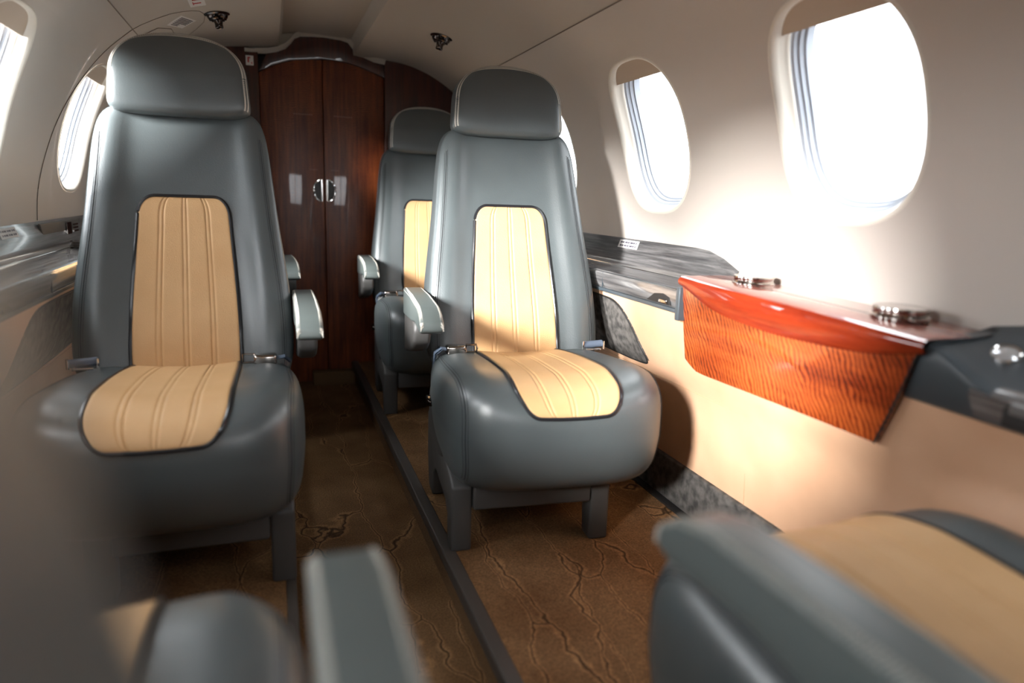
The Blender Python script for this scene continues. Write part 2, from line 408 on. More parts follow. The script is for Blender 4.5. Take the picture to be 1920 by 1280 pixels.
def make_seat(name, s, base_dx, loc, rz, label):
    """s = side of the aisle armrest in local x (-1 or +1); the chair faces local -y"""
    root = empty(name, loc, rz, label, 'armchair', 'leather cabin armchairs')
    # base frame with legs
    b = MB(); b.box((-0.1385+base_dx, -0.212, 0.098), (0.1385+base_dx, -0.165, 0.160))
    bevelled('front_beam', b, M_PLASTIC, root, 0.006)
    for q in (-1, 1):
        x0 = base_dx + q*0.187; x1 = base_dx + q*0.140
        poly = [(-0.208, 0.0), (-0.206, 0.152), (-0.190, 0.166), (0.04, 0.215), (0.16, 0.222), (0.20, 0.205), (0.20, 0.09), (0.17, 0.0), (0.10, 0.0), (0.085, 0.07), (0.05, 0.095), (-0.12, 0.085), (-0.150, 0.065), (-0.158, 0.0)]
        bevelled('leg', prism(poly, min(x0, x1), max(x0, x1)), M_PLASTIC, root, 0.006)
    b = MB(); b.box((-0.14+base_dx, 0.02, 0.07), (0.14+base_dx, 0.17, 0.17)); bevelled('seat_pedestal', b, M_PLASTIC, root, 0.008)
    # cushion
    cu = P_SEAT.mesh(34).build('seat_cushion', M_GREY, root, angle=60)
    pm, bd, st = panel_on(P_SEAT, 0.52, 2.86, 0.475, 0.48, 0.6, 0.0, rt=0.38)
    ip = pm.build('seat_insert', M_TAN, root, angle=60); ip['label'] = 'tan quilted leather insert'
    t = MB(); t.tube(bd, 0.0042, 8, True); t.build('piping', M_PIPE, ip)
    for q_ in st: q_.build('stitching', M_TSTITCH, ip)
    # side seam on cushion
    for q in (-1, 1):
        L = MB()
        path = [P_SEAT.at(q*0.90, -0.8+3.5*i/110, 0.0006) for i in range(111)]
        L.tube(path, 0.0010, 5)
        for dx in (-0.018, 0.018):
            pp = [P_SEAT.at(q*0.90+dx, -0.8+3.5*i/330, 0.0006) for i in range(331)]
            for a, c in zip(pp[::3], pp[2::3]): L.tube([a, c], 0.0006, 4)
        L.build('seam', M_DSTITCH, cu)
    # side trim shield and recline lever (aisle side)
    mb = MB(); n = 26; rows = []
    cx, cz = 0.02, 0.235
    for k in range(5):
        f = [1.0, 1.0, 0.96, 0.88, 0.0][k]; xo = [0.0, 0.006, 0.010, 0.012, 0.012][k]
        r = []
        for j in range(n):
            a = 2*math.pi*j/n; ca, sa = math.cos(a), math.sin(a)
            yy = cx + 0.13*f*math.copysign(abs(ca)**0.8, ca); zz = cz + (0.095 if sa > 0 else 0.075)*f*math.copysign(abs(sa)**0.8, sa) - 0.25*(0)
            r.append((s*(0.226+xo), yy, zz))
        rows.append(r)
    mb.grid(rows, True); mb.build('side_shield', M_PLASTIC, root)
    lv = MB(); lv.box((s*0.236, 0.045, 0.262), (s*0.252, 0.10, 0.278)); lo = bevelled('recline_lever', lv, M_BLACKCHROME, root, 0.004)
    # backrest
    bk = P_BACK.mesh(36).build('backrest', M_GREY, root, angle=60)
    pm, bd, st = panel_on(P_BACK, -0.93, 0.385, 0.50, 0.475, 0.0, 0.13, rt=0.35)
    ip = pm.build('back_insert', M_TAN, root, angle=60); ip['label'] = 'tan quilted leather insert'
    t = MB(); t.tube(bd, 0.0042, 8, True); t.build('piping', M_PIPE, ip)
    for q_ in st: q_.build('stitching', M_TSTITCH, ip)
    for q in (-1, 1):
        L = MB()
        path = [P_BACK.at(q*0.90, -0.97+1.85*i/80, 0.0006) for i in range(81)]
        L.tube(path, 0.0010, 5)
        for dx in (-0.02, 0.02):
            pp = [P_BACK.at(q*0.90+dx, -0.97+1.85*i/420, 0.0006) for i in range(421)]
            for a, c in zip(pp[::3], pp[2::3]): L.tube([a, c], 0.0006, 4)
        L.build('seam', M_DSTITCH, bk)
    # headrest
    hd = P_HEAD.mesh(30).build('headrest', M_GREY, root, angle=60)
    def rim(a, dy, off=0.0006):
        c, s_ = math.cos(a), math.sin(a)
        m = max(abs(c), abs(s_)); X, Y, Z = P_HEAD.unit(c/m, dy, s_/m)
        p = Vector(P_HEAD.fn(X, Y, Z)); return p
    st = MB(); ln = MB()
    A0, A1 = math.radians(-38), math.radians(218); N = 150
    ln.tube([rim(lerp(A0, A1, i/90), -0.80) for i in range(91)], 0.0008, 5)
    for i in range(N):
        a = lerp(A0, A1, i/N); a2 = lerp(A0, A1, (i+0.6)/N)
        st.tube([rim(a, -0.90), rim(a2, -0.68)], 0.0013, 4)
        st.tube([rim(a2, -0.90), rim(a, -0.68)], 0.0013, 4)
    st.build('cross_stitching', M_STITCH, hd); ln.build('seam', M_DSTITCH, hd)
    for q in (-1, 1):
        pp = MB(); pp.tube([(q*0.062, 0.380, 0.930), (q*0.062, 0.380, 0.990)], 0.004, 10)
        pp.build('headrest_post', M_CHROME, root)
    # armrest on the aisle side
    prof = [(0.30, 0.530), (0.12, 0.534), (-0.035, 0.530), (-0.078, 0.520), (-0.105, 0.503), (-0.107, 0.482), (-0.085, 0.475), (0.02, 0.482), (0.10, 0.470), (0.30, 0.455)]
    xa, xb = s*0.238, s*0.291
    pr = prism(prof, min(xa, xb), max(xa, xb))
    ar = bevelled('armrest', pr, M_ARM, root, 0.007, 4, 25); ar['label'] = 'grey-green leather armrest pad'
    for xe in (xa, xb):
        st = MB()
        sg = 1 if xe == max(xa, xb) else -1
        path = []
        top = [(0.28, 0.530), (0.12, 0.534), (-0.035, 0.530), (-0.078, 0.520), (-0.106, 0.501), (-0.106, 0.485)]
        for (y0, z0), (y1, z1) in zip(top, top[1:]):
            d = math.hypot(y1-y0, z1-z0); m = max(1, int(d/0.0042))
            path += [(lerp(y0, y1, k/m), lerp(z0, z1, k/m)) for k in range(m)]
        for k in range(len(path)-1):
            y0, z0 = path[k]; y1, z1 = path[k+1]
            xi = xe - sg*0.0068; xo = xe - sg*0.0006
            st.tube([(xi, y0, z0+0.0001), (lerp(xi, xo, .6), lerp(y0, y1, .5), lerp(z0, z1, .5)-0.0022), (xo, y1, z1-0.0062)], 0.0011, 4)
        st.build('edge_stitching', M_STITCH, ar)
    sup = prism([(0.30, 0.47), (0.10, 0.478), (0.07, 0.474), (0.06, 0.45), (0.07, 0.42), (0.11, 0.395), (0.16, 0.38), (0.30, 0.35)], min(s*0.244, s*0.288), max(s*0.244, s*0.288))
    bevelled('armrest_support', sup, M_PLASTIC, root, 0.010, 4, 25)
    # belt parts
    bx = s*0.175
    bb = MB(); bb.box((bx-0.028, 0.072, 0.386), (bx+0.022, 0.104, 0.410)); bu = bevelled('belt_buckle', bb, M_CHROME, root, 0.006)
    fr = MB(); c = Vector((bx-s*0.038, 0.088, 0.400))
    fr.tube([c+Vector((dx, 0, dz)) for dx, dz in [(-.014, -.009), (.012, -.009), (.015, 0), (.012, .010), (-.014, .010)]], 0.003, 8, True); fr.build('buckle_loop', M_CHROME, bu)
    sb = MB()
    pts = [Vector((bx+s*0.022, 0.09, 0.400)), Vector((bx+s*0.040, 0.098, 0.402)), Vector((bx+s*0.054, 0.112, 0.386)), Vector((bx+s*0.056, 0.125, 0.33))]
    sb.grid([[p+Vector((0, o, 0)) for p in pts] for o in (-.015, .015)]); sb.grid([[p+Vector((-s*.003, o, -.003)) for p in pts] for o in (-.015, .015)])
    sb.build('belt_strap', M_STRAP, bu)
    ox = -s*0.195
    tb = MB(); tb.tube([(ox-0.026, 0.095, 0.402), (ox+0.026, 0.095, 0.406)], 0.0095, 12); tg = tb.build('belt_tongue', M_STRAP, root)
    fr = MB()
    for k in (-1, 1): fr.tube([(ox+k*0.028, 0.086, 0.392), (ox+k*0.028, 0.086, 0.414)], 0.003, 8)
    fr.tube([(ox-0.02, 0.084, 0.392), (ox+0.02, 0.084, 0.392)], 0.003, 8); fr.build('tongue_clip', M_SILVER, tg)
    return root
def copy_tree(o, parent=None):
    c = o.copy(); COL.objects.link(c)
    if parent: c.parent = parent
    for ch in list(o.children): copy_tree(ch, c)
    return c

FZ = 0.04
R_ = math.radians
seatR = make_seat('armchair', -1, -0.045, (0.394, 1.55, FZ), R_(-5.0), 'slate leather armchair with tan insert, right of the aisle beside the red wood table')
seatL = make_seat('armchair', 1, 0.035, (-0.404, 1.55, FZ), R_(-0.4), 'slate leather armchair with tan insert on the left of the aisle')
specs = [(seatR, (0.397, 2.57, FZ), R_(-3), 'slate leather armchair behind the right armchair, next to the wood doors'),
         (seatL, (-0.412, 2.57, FZ), R_(2), 'slate leather armchair hidden behind the left armchair, only its armrest showing'),
         (seatL, (0.412, 0.335, FZ), R_(180), 'slate leather armchair at lower right in close view, tan cushion and long armrest'),
         (seatR, (-0.436, 0.375, FZ), R_(179.6), 'dark leather armchair in close view at lower left, its backrest blurred at the frame edge')]
for src, loc, rz, lab in specs:
    c = copy_tree(src); c.location = loc; c.rotation_euler = (0, 0, rz); c['label'] = lab
    if loc[1] < 1:                                  # the near pair have their armrests slid forward
        dv = Vector((0.020, -0.040, 0.004)) if loc[0] > 0 else Vector((-0.004, -0.017, 0.005))
        for ch in c.children:
            if ch.name.startswith('armrest'): ch.location = ch.location + dv

# ------------------------------------------------------------------ cabin shell
PR = [(0.585, 1.283), (0.64, 1.231), (0.685, 1.175), (0.722, 1.115), (0.752, 1.055), (0.778, 0.985), (0.795, 0.92), (0.808, 0.85), (0.816, 0.78), (0.820, 0.71), (0.820, 0.64), (0.817, 0.5), (0.81, 0.4), (0.79, 0.2), (0.77, 0.0), (0.765, -0.06)]
_cum = [0.0]
for a, b in zip(PR, PR[1:]): _cum.append(_cum[-1] + math.dist(a, b))
SX = [(c, p[0]) for c, p in zip(_cum, PR)]; SZ = [(c, p[1]) for c, p in zip(_cum, PR)]
SMAX = _cum[-1]
def prof(s): return scurve(SX, s), scurve(SZ, s)
def s_at_z(z):
    lo, hi = 0.0, SMAX
    for _ in range(40):
        m = (lo+hi)/2
        if prof(m)[1] > z: lo = m
        else: hi = m
    return lo
def wallpt(side, Y, s, out=0.0):
    x, z = prof(s)
    if out:
        x1, z1 = prof(min(SMAX, s+0.004)); x0, z0 = prof(max(0, s-0.004))
        tx, tz = x1-x0, z1-z0; L = math.hypot(tx, tz); nx, nz = -tz/L, tx/L
        x += nx*out; z += nz*out
    return Vector((side*x, Y, z))
S_T, S_B = s_at_z(1.183), s_at_z(0.795)
S_C, S_H = (S_T+S_B)/2, (S_B-S_T)/2
W_H = 0.172
YF, YB = -1.15, 3.26
def outline(side, Yc, out=0.0, k=1.0, n=96):
    pts = []
    for i in range(n):
        a = 2*math.pi*i/n; ca, sa = math.cos(a), math.sin(a); e = 2/2.7
        dy = (W_H-(1-k)*0.3)*math.copysign(abs(ca)**e, ca); ds = (S_H-(1-k)*0.3)*math.copysign(abs(sa)**e, sa)
        pts.append(wallpt(side, Yc+dy, S_C+ds, out))
    return pts
def outline_uv(Yc, n=96, grow=0.0):
    r = []
    for i in range(n):
        a = 2*math.pi*i/n; ca, sa = math.cos(a), math.sin(a); e = 2/2.7
        r.append((Yc+(W_H+grow)*math.copysign(abs(ca)**e, ca), S_C+(S_H+grow)*math.copysign(abs(sa)**e, sa)))
    return r
def rect_uv(y0, y1, s0, s1, Yc, n=96):
    r = []
    for i in range(n):
        a = 2*math.pi*i/n; ca, sa = math.cos(a), math.sin(a)
        hy = (y1-Yc) if ca > 0 else (Yc-y0); hs = (s1-S_C) if sa > 0 else (S_C-s0)
        k = min(hy/abs(ca) if abs(ca) > 1e-6 else 9, hs/abs(sa) if abs(sa) > 1e-6 else 9)
        r.append((Yc+ca*k, S_C+sa*k))
    for cy in (y0, y1):
        for cs in (s0, s1):
            k = min(range(n), key=lambda i: (r[i][0]-cy)**2+(r[i][1]-cs)**2); r[k] = (cy, cs)
    return r
S0W, S1W = S_C-S_H-0.025, S_C+S_H+0.03
def build_wall(side, wins, name, label, door=None):
    mb = MB()
    def patch(y0, y1, s0, s1, o=0.0):
        ny = max(1, int((y1-y0)/0.08)); ns = max(1, int((s1-s0)/0.03))
        mb.grid([[wallpt(side, lerp(y0, y1, i/ny), lerp(s0, s1, j/ns), o) for j in range(ns+1)] for i in range(ny+1)])
    sd = 0.62 if door else S1W
    edges = [YF]
    cells = []
    last = YF
    for Yc in sorted(wins):
        y0, y1 = Yc-0.21, Yc+0.21
        cells.append((last, y0, None)); cells.append((y0, y1, Yc)); last = y1
    cells.append((last, YB, None))
    for y0, y1, Yc in cells:
        if Yc is None:
            segs = [(y0, y1, False)]
            if door and y0 <= door[0] and y1 >= door[1]: segs = [(y0, door[0], False), (door[0], door[1], True), (door[1], y1, False)]
            for a, b, dr in segs:
                if dr: patch(a, b, 0, 0.10)
                else: patch(a-0.003 if a > YF else a, b+0.003, 0, SMAX, 0.0004)
        else:
            patch(y0, y1, 0, S0W+0.003, 0.0004); patch(y0, y1, S1W-0.003, SMAX, 0.0004)
            inn = outline_uv(Yc); out = rect_uv(y0, y1, S0W, S1W, Yc)
            rows = []
            for k in range(7):
                q = (k/6)
                rows.append([wallpt(side, lerp(a[0], b[0], q), lerp(a[1], b[1], q)) for a, b in zip(inn, out)])
            mb.grid(rows, True)
    o = mb.build(name, M_WALL, None, angle=50)
    return structure(o, label, 'wall')
WR = [1.032, 1.705, 2.395, 0.355, -0.32]
WL = [2.60, 1.81, 1.02, 0.23]
wall_r = build_wall(1, WR, 'wall_right', 'cream curved cabin sidewall with large oval windows on the right')
wall_l = build_wall(-1, WL, 'wall_left', 'cream curved cabin sidewall on the left behind the armchair')
wn = 0
def window(side, Yc, label, shade=0.06):
    global wn
    wn += 1
    c = wallpt(side, Yc, S_C)
    root = empty('window_%d' % wn, c); structure(root, label, 'window')
    inv = Matrix.Translation(-c)
    def put(mb, name, mat, angle=40):
        mb.v = [v - c for v in mb.v]; return mb.build(name, mat, root, angle=angle)
    mb = MB()
    mb.grid([outline(side, Yc, -0.0004, 1.014), outline(side, Yc, -0.0018, 1.005), outline(side, Yc, 0.000, 0.985), outline(side, Yc, 0.012, 0.965), outline(side, Yc, 0.026, 0.955), outline(side, Yc, 0.028, 0.945), outline(side, Yc, 0.034, 0.943)], True)
    put(mb, 'window_frame', M_TRIM, 60)
    mb = MB(); mb.grid([outline(side, Yc, 0.034, 0.95), outline(side, Yc, 0.038, 0.925), outline(side, Yc, 0.046, 0.92), outline(side, Yc, 0.047, 0.905), outline(side, Yc, 0.056, 0.90), outline(side, Yc, 0.057, 0.885), outline(side, Yc, 0.075, 0.88)], True)
    put(mb, 'gasket', M_GASKET, 25)
    g = outline(side, Yc, 0.060, 0.885); mb = MB(); cc = sum(g, Vector())/len(g)
    mb.add(g+[cc], [(i, (i+1) % len(g), len(g)) for i in range(len(g))]); put(mb, 'pane', M_GLASS)
    # pulled-up shade filling the top of the opening
    mb = MB(); rows = []
    for out, dz in ((0.010, 0.0), (0.016, 0.0)):
        pass
    s_end = S_C - S_H + shade
    N = 28; rows = []
    for j in range(9):
        s = lerp(S_C-S_H+0.002, s_end, (j/8))
        q = min(1.0, abs(s-S_C)/S_H); hy = W_H*(1-q**2.7)**(1/2.7)*0.985
        rows.append([wallpt(side, Yc+lerp(-hy, hy, i/N), s, 0.006+0.010*(j/8)) for i in range(N+1)])
    mb.grid(rows)
    rows2 = [[p+(wallpt(side, 0, S_C, 0.01)-wallpt(side, 0, S_C))*0.6 for p in r] for r in rows]
    mb.grid(rows2); mb.grid([rows[-1], rows2[-1]])
    put(mb, 'window_shade', M_SHADE)
    return root
window(1, 1.032, 'large oval cabin window nearest on the right wall, glowing white')
window(1, 1.705, 'second oval window on the right wall, above the dark ledge')
window(1, 2.395, 'third oval window on the right wall, mostly hidden by the right headrest')
window(-1, 2.60, 'narrow-looking oval window on the left wall beside the left headrest')
window(-1, 1.81, 'oval window on the left wall cut by the top left of the frame')
window(1, 0.355, 'oval window on the right wall beside the camera')
window(1, -0.32, 'oval window on the right wall behind the camera')
window(-1, 1.02, 'oval window on the left wall level with the camera')
window(-1, 0.23, 'oval window on the left wall behind the near chair')
# light portals at the openings (sampling helpers for the sky light)
def portal(loc, normal, sx, sy):
    ld = bpy.data.lights.new('daylight_portal', 'AREA'); ld.shape = 'RECTANGLE'; ld.size = sx; ld.size_y = sy
    ld.cycles.is_portal = True
    o = bpy.data.objects.new('daylight_portal', ld); COL.objects.link(o)
    o.location = loc; o.rotation_euler = Vector(normal).to_track_quat('-Z', 'Z').to_euler()
for side, ws in ((1, WR), (-1, WL)):
    for Yc in ws:
        p = wallpt(side, Yc, S_C, 0.09); q = wallpt(side, Yc, S_C, 0.0); portal(p, (q-p), 0.40, 0.46)
portal((0, -1.98, 1.14), (0, 1, 0), 1.2, 0.56)

# ceiling with recessed centre channel
CP = [(0.0, 1.462), (0.112, 1.458), (0.138, 1.450), (0.150, 1.435), (0.153, 1.398), (0.20, 1.392), (0.29, 1.386), (0.375, 1.377), (0.47, 1.348), (0.53, 1.318), (0.585, 1.283)]
cpf = [(-x, z) for x, z in reversed(CP[1:])] + CP
def dens(pts, m=4):
    # smooth outer part, keep the channel crisp
    return pts
mb = MB(); NY = 30
def cz(x):
    ax = abs(x)
    if ax >= 0.153: return scurve([p for p in CP if p[0] >= 0.153]+[(0.64, 1.231)], ax)
    return None
xs = [x for x in [0.153+0.432*i/20 for i in range(21)]]
half = [(0.0, 1.462), (0.112, 1.458), (0.138, 1.452), (0.149, 1.438)] + [(x, cz(x)) for x in xs]
full = [(-x, z) for x, z in reversed(half[1:])] + half
rows = [[(x, lerp(YF, YB, i/NY), z) for x, z in full] for i in range(NY+1)]
mb.grid(rows)
ceil = structure(mb.build('ceiling', M_CEIL, None, angle=35), 'beige headliner with recessed centre channel', 'ceiling')
for sd, nm in ((1, 'trim_1'), (-1, 'trim_2')):
    mb = MB(); mb.tube([(sd*0.5845, YF, 1.2822), (sd*0.5845, YB, 1.2822)], 0.0016, 6)
    structure(mb.build(nm, M_GROOVE), 'thin panel seam along the %s of the ceiling' % ('right' if sd > 0 else 'left'), 'seam')

# end bulkhead: side panels, header, folding doors, cream arch trim
DC = 0.022
arch = [(-0.285, 1.366), (-0.256, 1.366), (-0.20, 1.372), (-0.16, 1.382), (-0.125, 1.398), (-0.103, 1.420), (-0.088, 1.441), (-0.065, 1.452), (-0.02, 1.456), (0.031, 1.458), (0.10, 1.454), (0.130, 1.447), (0.146, 1.428), (0.165, 1.408), (0.20, 1.392), (0.24, 1.378), (0.285, 1.372)]
def plate(pts, y0, y1):
    mb = MB(); n = len(pts)
    mb.add([(x, y0, z) for x, z in pts] + [(x, y1, z) for x, z in pts], [tuple(range(n)), tuple(range(2*n-1, n-1, -1))] + [(i, (i+1) % n, n+(i+1) % n, n+i) for i in range(n)])
    return mb
YE = 3.20
wb = empty('wall_back', (0, YE, 0)); structure(wb, 'dark mahogany end bulkhead framing the folding doors', 'wall')
def wput(mb, name, mat, bev=None, parent=None):
    mb.v = [v-Vector((0, YE, 0)) for v in mb.v]
    return bevelled(name, mb, mat, parent or wb, bev) if bev else mb.build(name, mat, parent or wb)
right_out = [(0.285, -0.06), (0.285, 1.395), (0.33, 1.391), (0.39, 1.382), (0.47, 1.356), (0.545, 1.318), (0.60, 1.276), (0.66, 1.22), (0.74, 1.10), (0.80, 0.93), (0.83, 0.7), (0.83, 0.4), (0.78, -0.06)]
wput(plate(right_out, YE-0.02, YE+0.04), 'side_panel', M_DOORF, 0.002)
wput(plate([(-x+0.05 if x < 0.3 else -x, z-(0.010 if x < 0.3 and z > 1 else 0)) for x, z in right_out], YE-0.02, YE+0.04), 'side_panel', M_DOORF, 0.002)
doortop = [(-0.235, 1.298), (-0.18, 1.328), (-0.106, 1.354), (0.029, 1.371), (0.124, 1.366), (0.20, 1.348), (0.285, 1.318)]
hdr = doortop + [(x, z) for x, z in reversed([p for p in arch if -0.24 <= p[0]])]
wput(plate(hdr, YE, YE+0.03), 'header_panel', M_DOORF, 0.0015)
mb = MB(); mb.box((-0.9, YE+0.05, -0.1), (0.9, YE+0.07, 1.52)); wput(mb, 'light_block', M_BLACK)  # unseen black sheet added behind the doors to stop daylight leaking through gaps
# arch trim (cream)
mb = MB()
arc2 = [(x, z) for x, z in arch]
rows = []; rows2 = []
for k, (x, z) in enumerate(arc2):
    rows.append([(x, YE-0.05, z+0.012), (x, YE-0.012, z-0.001), (x, YE+0.004, z-0.001), (x, YE+0.004, z+0.02)]); rows2.append([(x, YE-0.010, z-0.001), (x, YE-0.009, z+0.09)])
mb.grid(rows); mb.grid(rows2); wput(mb, 'arch_trim', M_TRIM)
def shape_door(x0, x1):
    top = [(x, scurve(doortop, x)-0.002) for x in [lerp(x0, x1, i/8) for i in range(9)]]
    return [(x1, -0.045), (x0, -0.045)] + top
dn = 0
for x0, x1, side in ((-0.234, DC-0.0012, -1), (DC+0.0012, 0.283, 1)):
    dn += 1
    root = empty('door_%d' % dn, ((x0+x1)/2, YE+0.006, -0.045))
    structure(root, 'glossy mahogany folding lavatory door leaf, %s of the pair' % ('left' if side < 0 else 'right'), 'door')
    off = Vector(root.location)
    def dput(mb, name, mat, bev=None, parent=None):
        mb.v = [v-off for v in mb.v]
        return bevelled(name, mb, mat, parent or root, bev) if bev else mb.build(name, mat, parent or root)
    dput(plate(shape_door(x0, x1), YE+0.004, YE+0.024), 'door_leaf', M_DOOR, 0.003)
    hc = Vector((DC+side*0.012, YE, 0.824))
    ring = [hc+Vector((side*0.034*math.cos(a), 0.003, 0.047*math.sin(a))) for a in [math.pi*(i/20-0.5) for i in range(21)]]
    mb = MB(); mb.tube(ring, 0.0042, 8, True); hd = dput(mb, 'door_handle', M_SILVER)
    mb = MB(); mb.add([p+Vector((0, 0.0, 0)) for p in ring], [tuple(range(21))]); dput(mb, 'handle_recess', M_PLASTIC)
    mb = MB()
    for zz, xa_, xb_ in ((1.141, 0.045, 0.125), (0.912, 0.028, 0.062)):
        n = 9
        for k in range(n):
            a = DC+side*lerp(xa_, xb_, k/n); b = DC+side*lerp(xa_, xb_, (k+0.7)/n)
            mb.box((min(a, b), YE+0.0025, zz-0.0018), (max(a, b), YE+0.0042, zz+0.0018))
    dput(mb, 'placard_marks', plain('faint_marks', (0.28, 0.13, 0.09), 0.5), None)
mb = MB(); mb.box((-0.05, YE-0.06, -0.05), (0.16, YE+0.0, 0.012)); structure(bevelled('trim_3', mb, M_RISER, None, 0.004), 'brown carpeted sill at the foot of the folding doors', 'sill')
# small red and white pictogram sign
sg = empty('placard', (-0.267, YE-0.021, 1.335)); tag(sg, 'small white square placard with red markings on the dark bulkhead, left of the doors', 'sign')
b = MB(); b.box((-0.015, -0.0015, -0.019), (0.015, 0.0, 0.019)); bevelled('plate', b, M_LABEL, sg, 0.0006)
b = MB(); b.box((-0.008, -0.003, -0.008), (-0.002, -0.0015, 0.013)); b.box((-0.002, -0.003, 0.008), (0.003, -0.0015, 0.013)); b.box((0.006, -0.003, -0.013), (0.010, -0.0015, -0.006)); b.build('red_mark', M_RED, sg)

# front bulkhead behind the camera, open to the flight deck and its windshield
mb = MB()
for sd in (-1, 1): mb.box((min(sd*0.34, sd*0.9), YF-0.02, -0.06), (max(sd*0.34, sd*0.9), YF, 1.5))
mb.box((-0.34, YF-0.02, 1.36), (0.34, YF, 1.5))
structure(mb.build('wall_front', M_WALL), 'cream forward bulkhead behind the camera', 'wall')
mb = MB(); mb.box((-0.8, -2.0, -0.06), (0.8, -1.80, 0.86)); structure(bevelled('trim_4', mb, M_PLASTIC, None, 0.02), 'dark flight deck instrument panel', 'panel')
mb = MB()
for sd in (-1, 1): mb.box((min(sd*0.70, sd*0.74), -2.0, -0.06), (max(sd*0.70, sd*0.74), YF-0.02, 1.46))
mb.box((-0.74, -2.0, 1.42), (0.74, YF-0.02, 1.46)); mb.box((-0.74, -2.0, -0.09), (0.74, YF, -0.05)); mb.box((-0.015, -2.0, 0.86), (0.015, -1.97, 1.42))
structure(mb.build('trim_15', M_WALL), 'flight deck side and roof lining', 'panel')

# floors
mb = MB(); mb.box((-0.30, YF, -0.09), (0.30, YB, -0.05)); structure(mb.build('floor', M_CARPET), 'brown vein-patterned carpet of the dropped aisle', 'carpet')
mb = MB(); mb.box((0.158, YF, -0.05), (0.80, YB, 0.04)); structure(mb.build('floor.001', M_CARPET), 'brown vein-patterned carpet under the right seats', 'carpet')
mb = MB(); mb.box((-0.80, YF, -0.05), (-0.205, YB, 0.04)); structure(mb.build('floor.002', M_CARPET), 'brown vein-patterned carpet under the left seats', 'carpet')
mb = MB(); mb.box((0.128, YF, 0.012), (0.158, YB, 0.043)); structure(bevelled('trim_5', mb, M_STRIP, None, 0.004), 'dark seat track cover strip along the right edge of the aisle', 'floor strip')
mb = MB(); mb.box((-0.205, YF, 0.012), (-0.185, YB, 0.043)); structure(bevelled('trim_6', mb, M_STRIP, None, 0.004), 'dark strip along the left edge of the aisle', 'floor strip')
mb = MB(); mb.box((0.138, YF, -0.05), (0.158, YB, 0.012)); structure(mb.build('trim_7', M_RISER), 'brown carpeted riser at the right of the aisle', 'riser')
mb = MB(); mb.box((-0.205, YF, -0.05), (-0.195, YB, 0.012)); structure(mb.build('trim_8', M_RISER), 'brown carpeted riser at the left of the aisle', 'riser')

# lower sidewall: tan leather, baseboard, recess
LOW = [(0.16, 0.776), (0.24, 0.770), (0.32, 0.758), (0.38, 0.742), (0.44, 0.712), (0.50, 0.694), (0.56, 0.684), (0.60, 0.684)]
def lowx(z): return scurve(LOW, z)
def low_wall(side, name, label):
    ny, nz = 110, 26; rows = []
    for i in range(ny+1):
        Y = lerp(YF, YE-0.02, i/ny); r = []
        for j in range(nz+1):
            z = lerp(0.15, 0.60, j/nz); x = lowx(z)
            # soft knee hollow forward of the table
            if side > 0:
                d = 1/(1+math.exp((Y-0.70)/0.03)); h = max(0, min(1, (z-0.385)/0.05))
                dd = min(1.0, max(0, (Y-0.1)/0.3))
                x += 0.055*d*h*(1-0.5*max(0, (z-0.5)/0.1))
                x -= 0.012*math.exp(-((Y-0.93)/0.2)**2-((z-0.30)/0.08)**2)
            r.append((side*x, Y, z))
        rows.append(r)
    mb = MB(); mb.grid(rows)
    return structure(mb.build(name, M_SIDE, None, angle=60), label, 'wall panel')
lw_r = low_wall(1, 'trim_9', 'tan leather lower sidewall on the right below the wood table')
lw_l = low_wall(-1, 'trim_10', 'tan leather lower sidewall on the left below the dark ledge')
# vertical stitched seams on the tan leather
for side, par in ((1, lw_r), (-1, lw_l)):
    b = MB(); b.tube([(side*(lowx(z)-0.0006), 1.18, z) for z in [0.16+0.02*i for i in range(11)]], 0.0009, 5)
    b.tube([(side*(lowx(0.376)-0.0006), Y, 0.376) for Y in [0.95+0.05*i for i in range(44)]], 0.0009, 5)
    b.build('seam', plain('tan_seam', (0.5, 0.3, 0.17), 0.7), par)
for side, nm, lb in ((1, 'baseboard_right', 'mottled charcoal kick strip at the foot of the right sidewall'), (-1, 'baseboard_left', 'mottled charcoal kick strip at the foot of the left sidewall')):
    mb = MB(); mb.box((min(side*0.764, side*0.795), YF, 0.048), (max(side*0.764, side*0.795), YE-0.02, 0.162))
    structure(bevelled(nm, mb, M_BASE, None, 0.004), lb, 'baseboard')
    mb = MB(); mb.box((min(side*0.748, side*0.775), YF, 0.038), (max(side*0.748, side*0.775), YE-0.02, 0.046))
    structure(mb.build('trim_%d' % (11 if side > 0 else 12), M_BLACK), 'black gap strip between carpet and kick strip on the %s' % ('right' if side > 0 else 'left'), 'floor strip')
# dark carpeted recess panel in the tan leather
def recess(side, name, label):
    P = [(1.665, 0.553), (1.60, 0.510), (1.555, 0.44), (1.545, 0.405), (1.57, 0.392), (1.75, 0.388), (2.10, 0.39), (2.25, 0.41), (2.25, 0.555), (1.75, 0.56)]
    for _ in range(3):
        P = [q for a, b in zip(P, P[1:]+P[:1]) for q in ((a[0]*.75+b[0]*.25, a[1]*.75+b[1]*.25), (a[0]*.25+b[0]*.75, a[1]*.25+b[1]*.75))]
    cy, cz_ = 1.9, 0.465
    rows = [[Vector((side*(lowx(z+(cz_-z)*k)-0.0022*(1 if k > 0.04 else 0.0)), Y+(cy-Y)*k, z+(cz_-z)*k)) for Y, z in P] for k in (0, 0.03, 0.05, 0.3, 0.6, 0.999)]
    mb = MB(); mb.grid(rows, True); o = mb.build(name, M_BASE)
    e = MB(); e.tube(rows[1], 0.003, 8, True); e.build('edge_piping', M_BLACK, o)
    return tag(o, label, 'panel')
recess(1, 'fabric_panel', 'grey mottled fabric inlay in the tan right sidewall beside the right armchair')
recess(-1, 'fabric_panel', 'grey mottled fabric inlay in the tan left sidewall, in shadow')

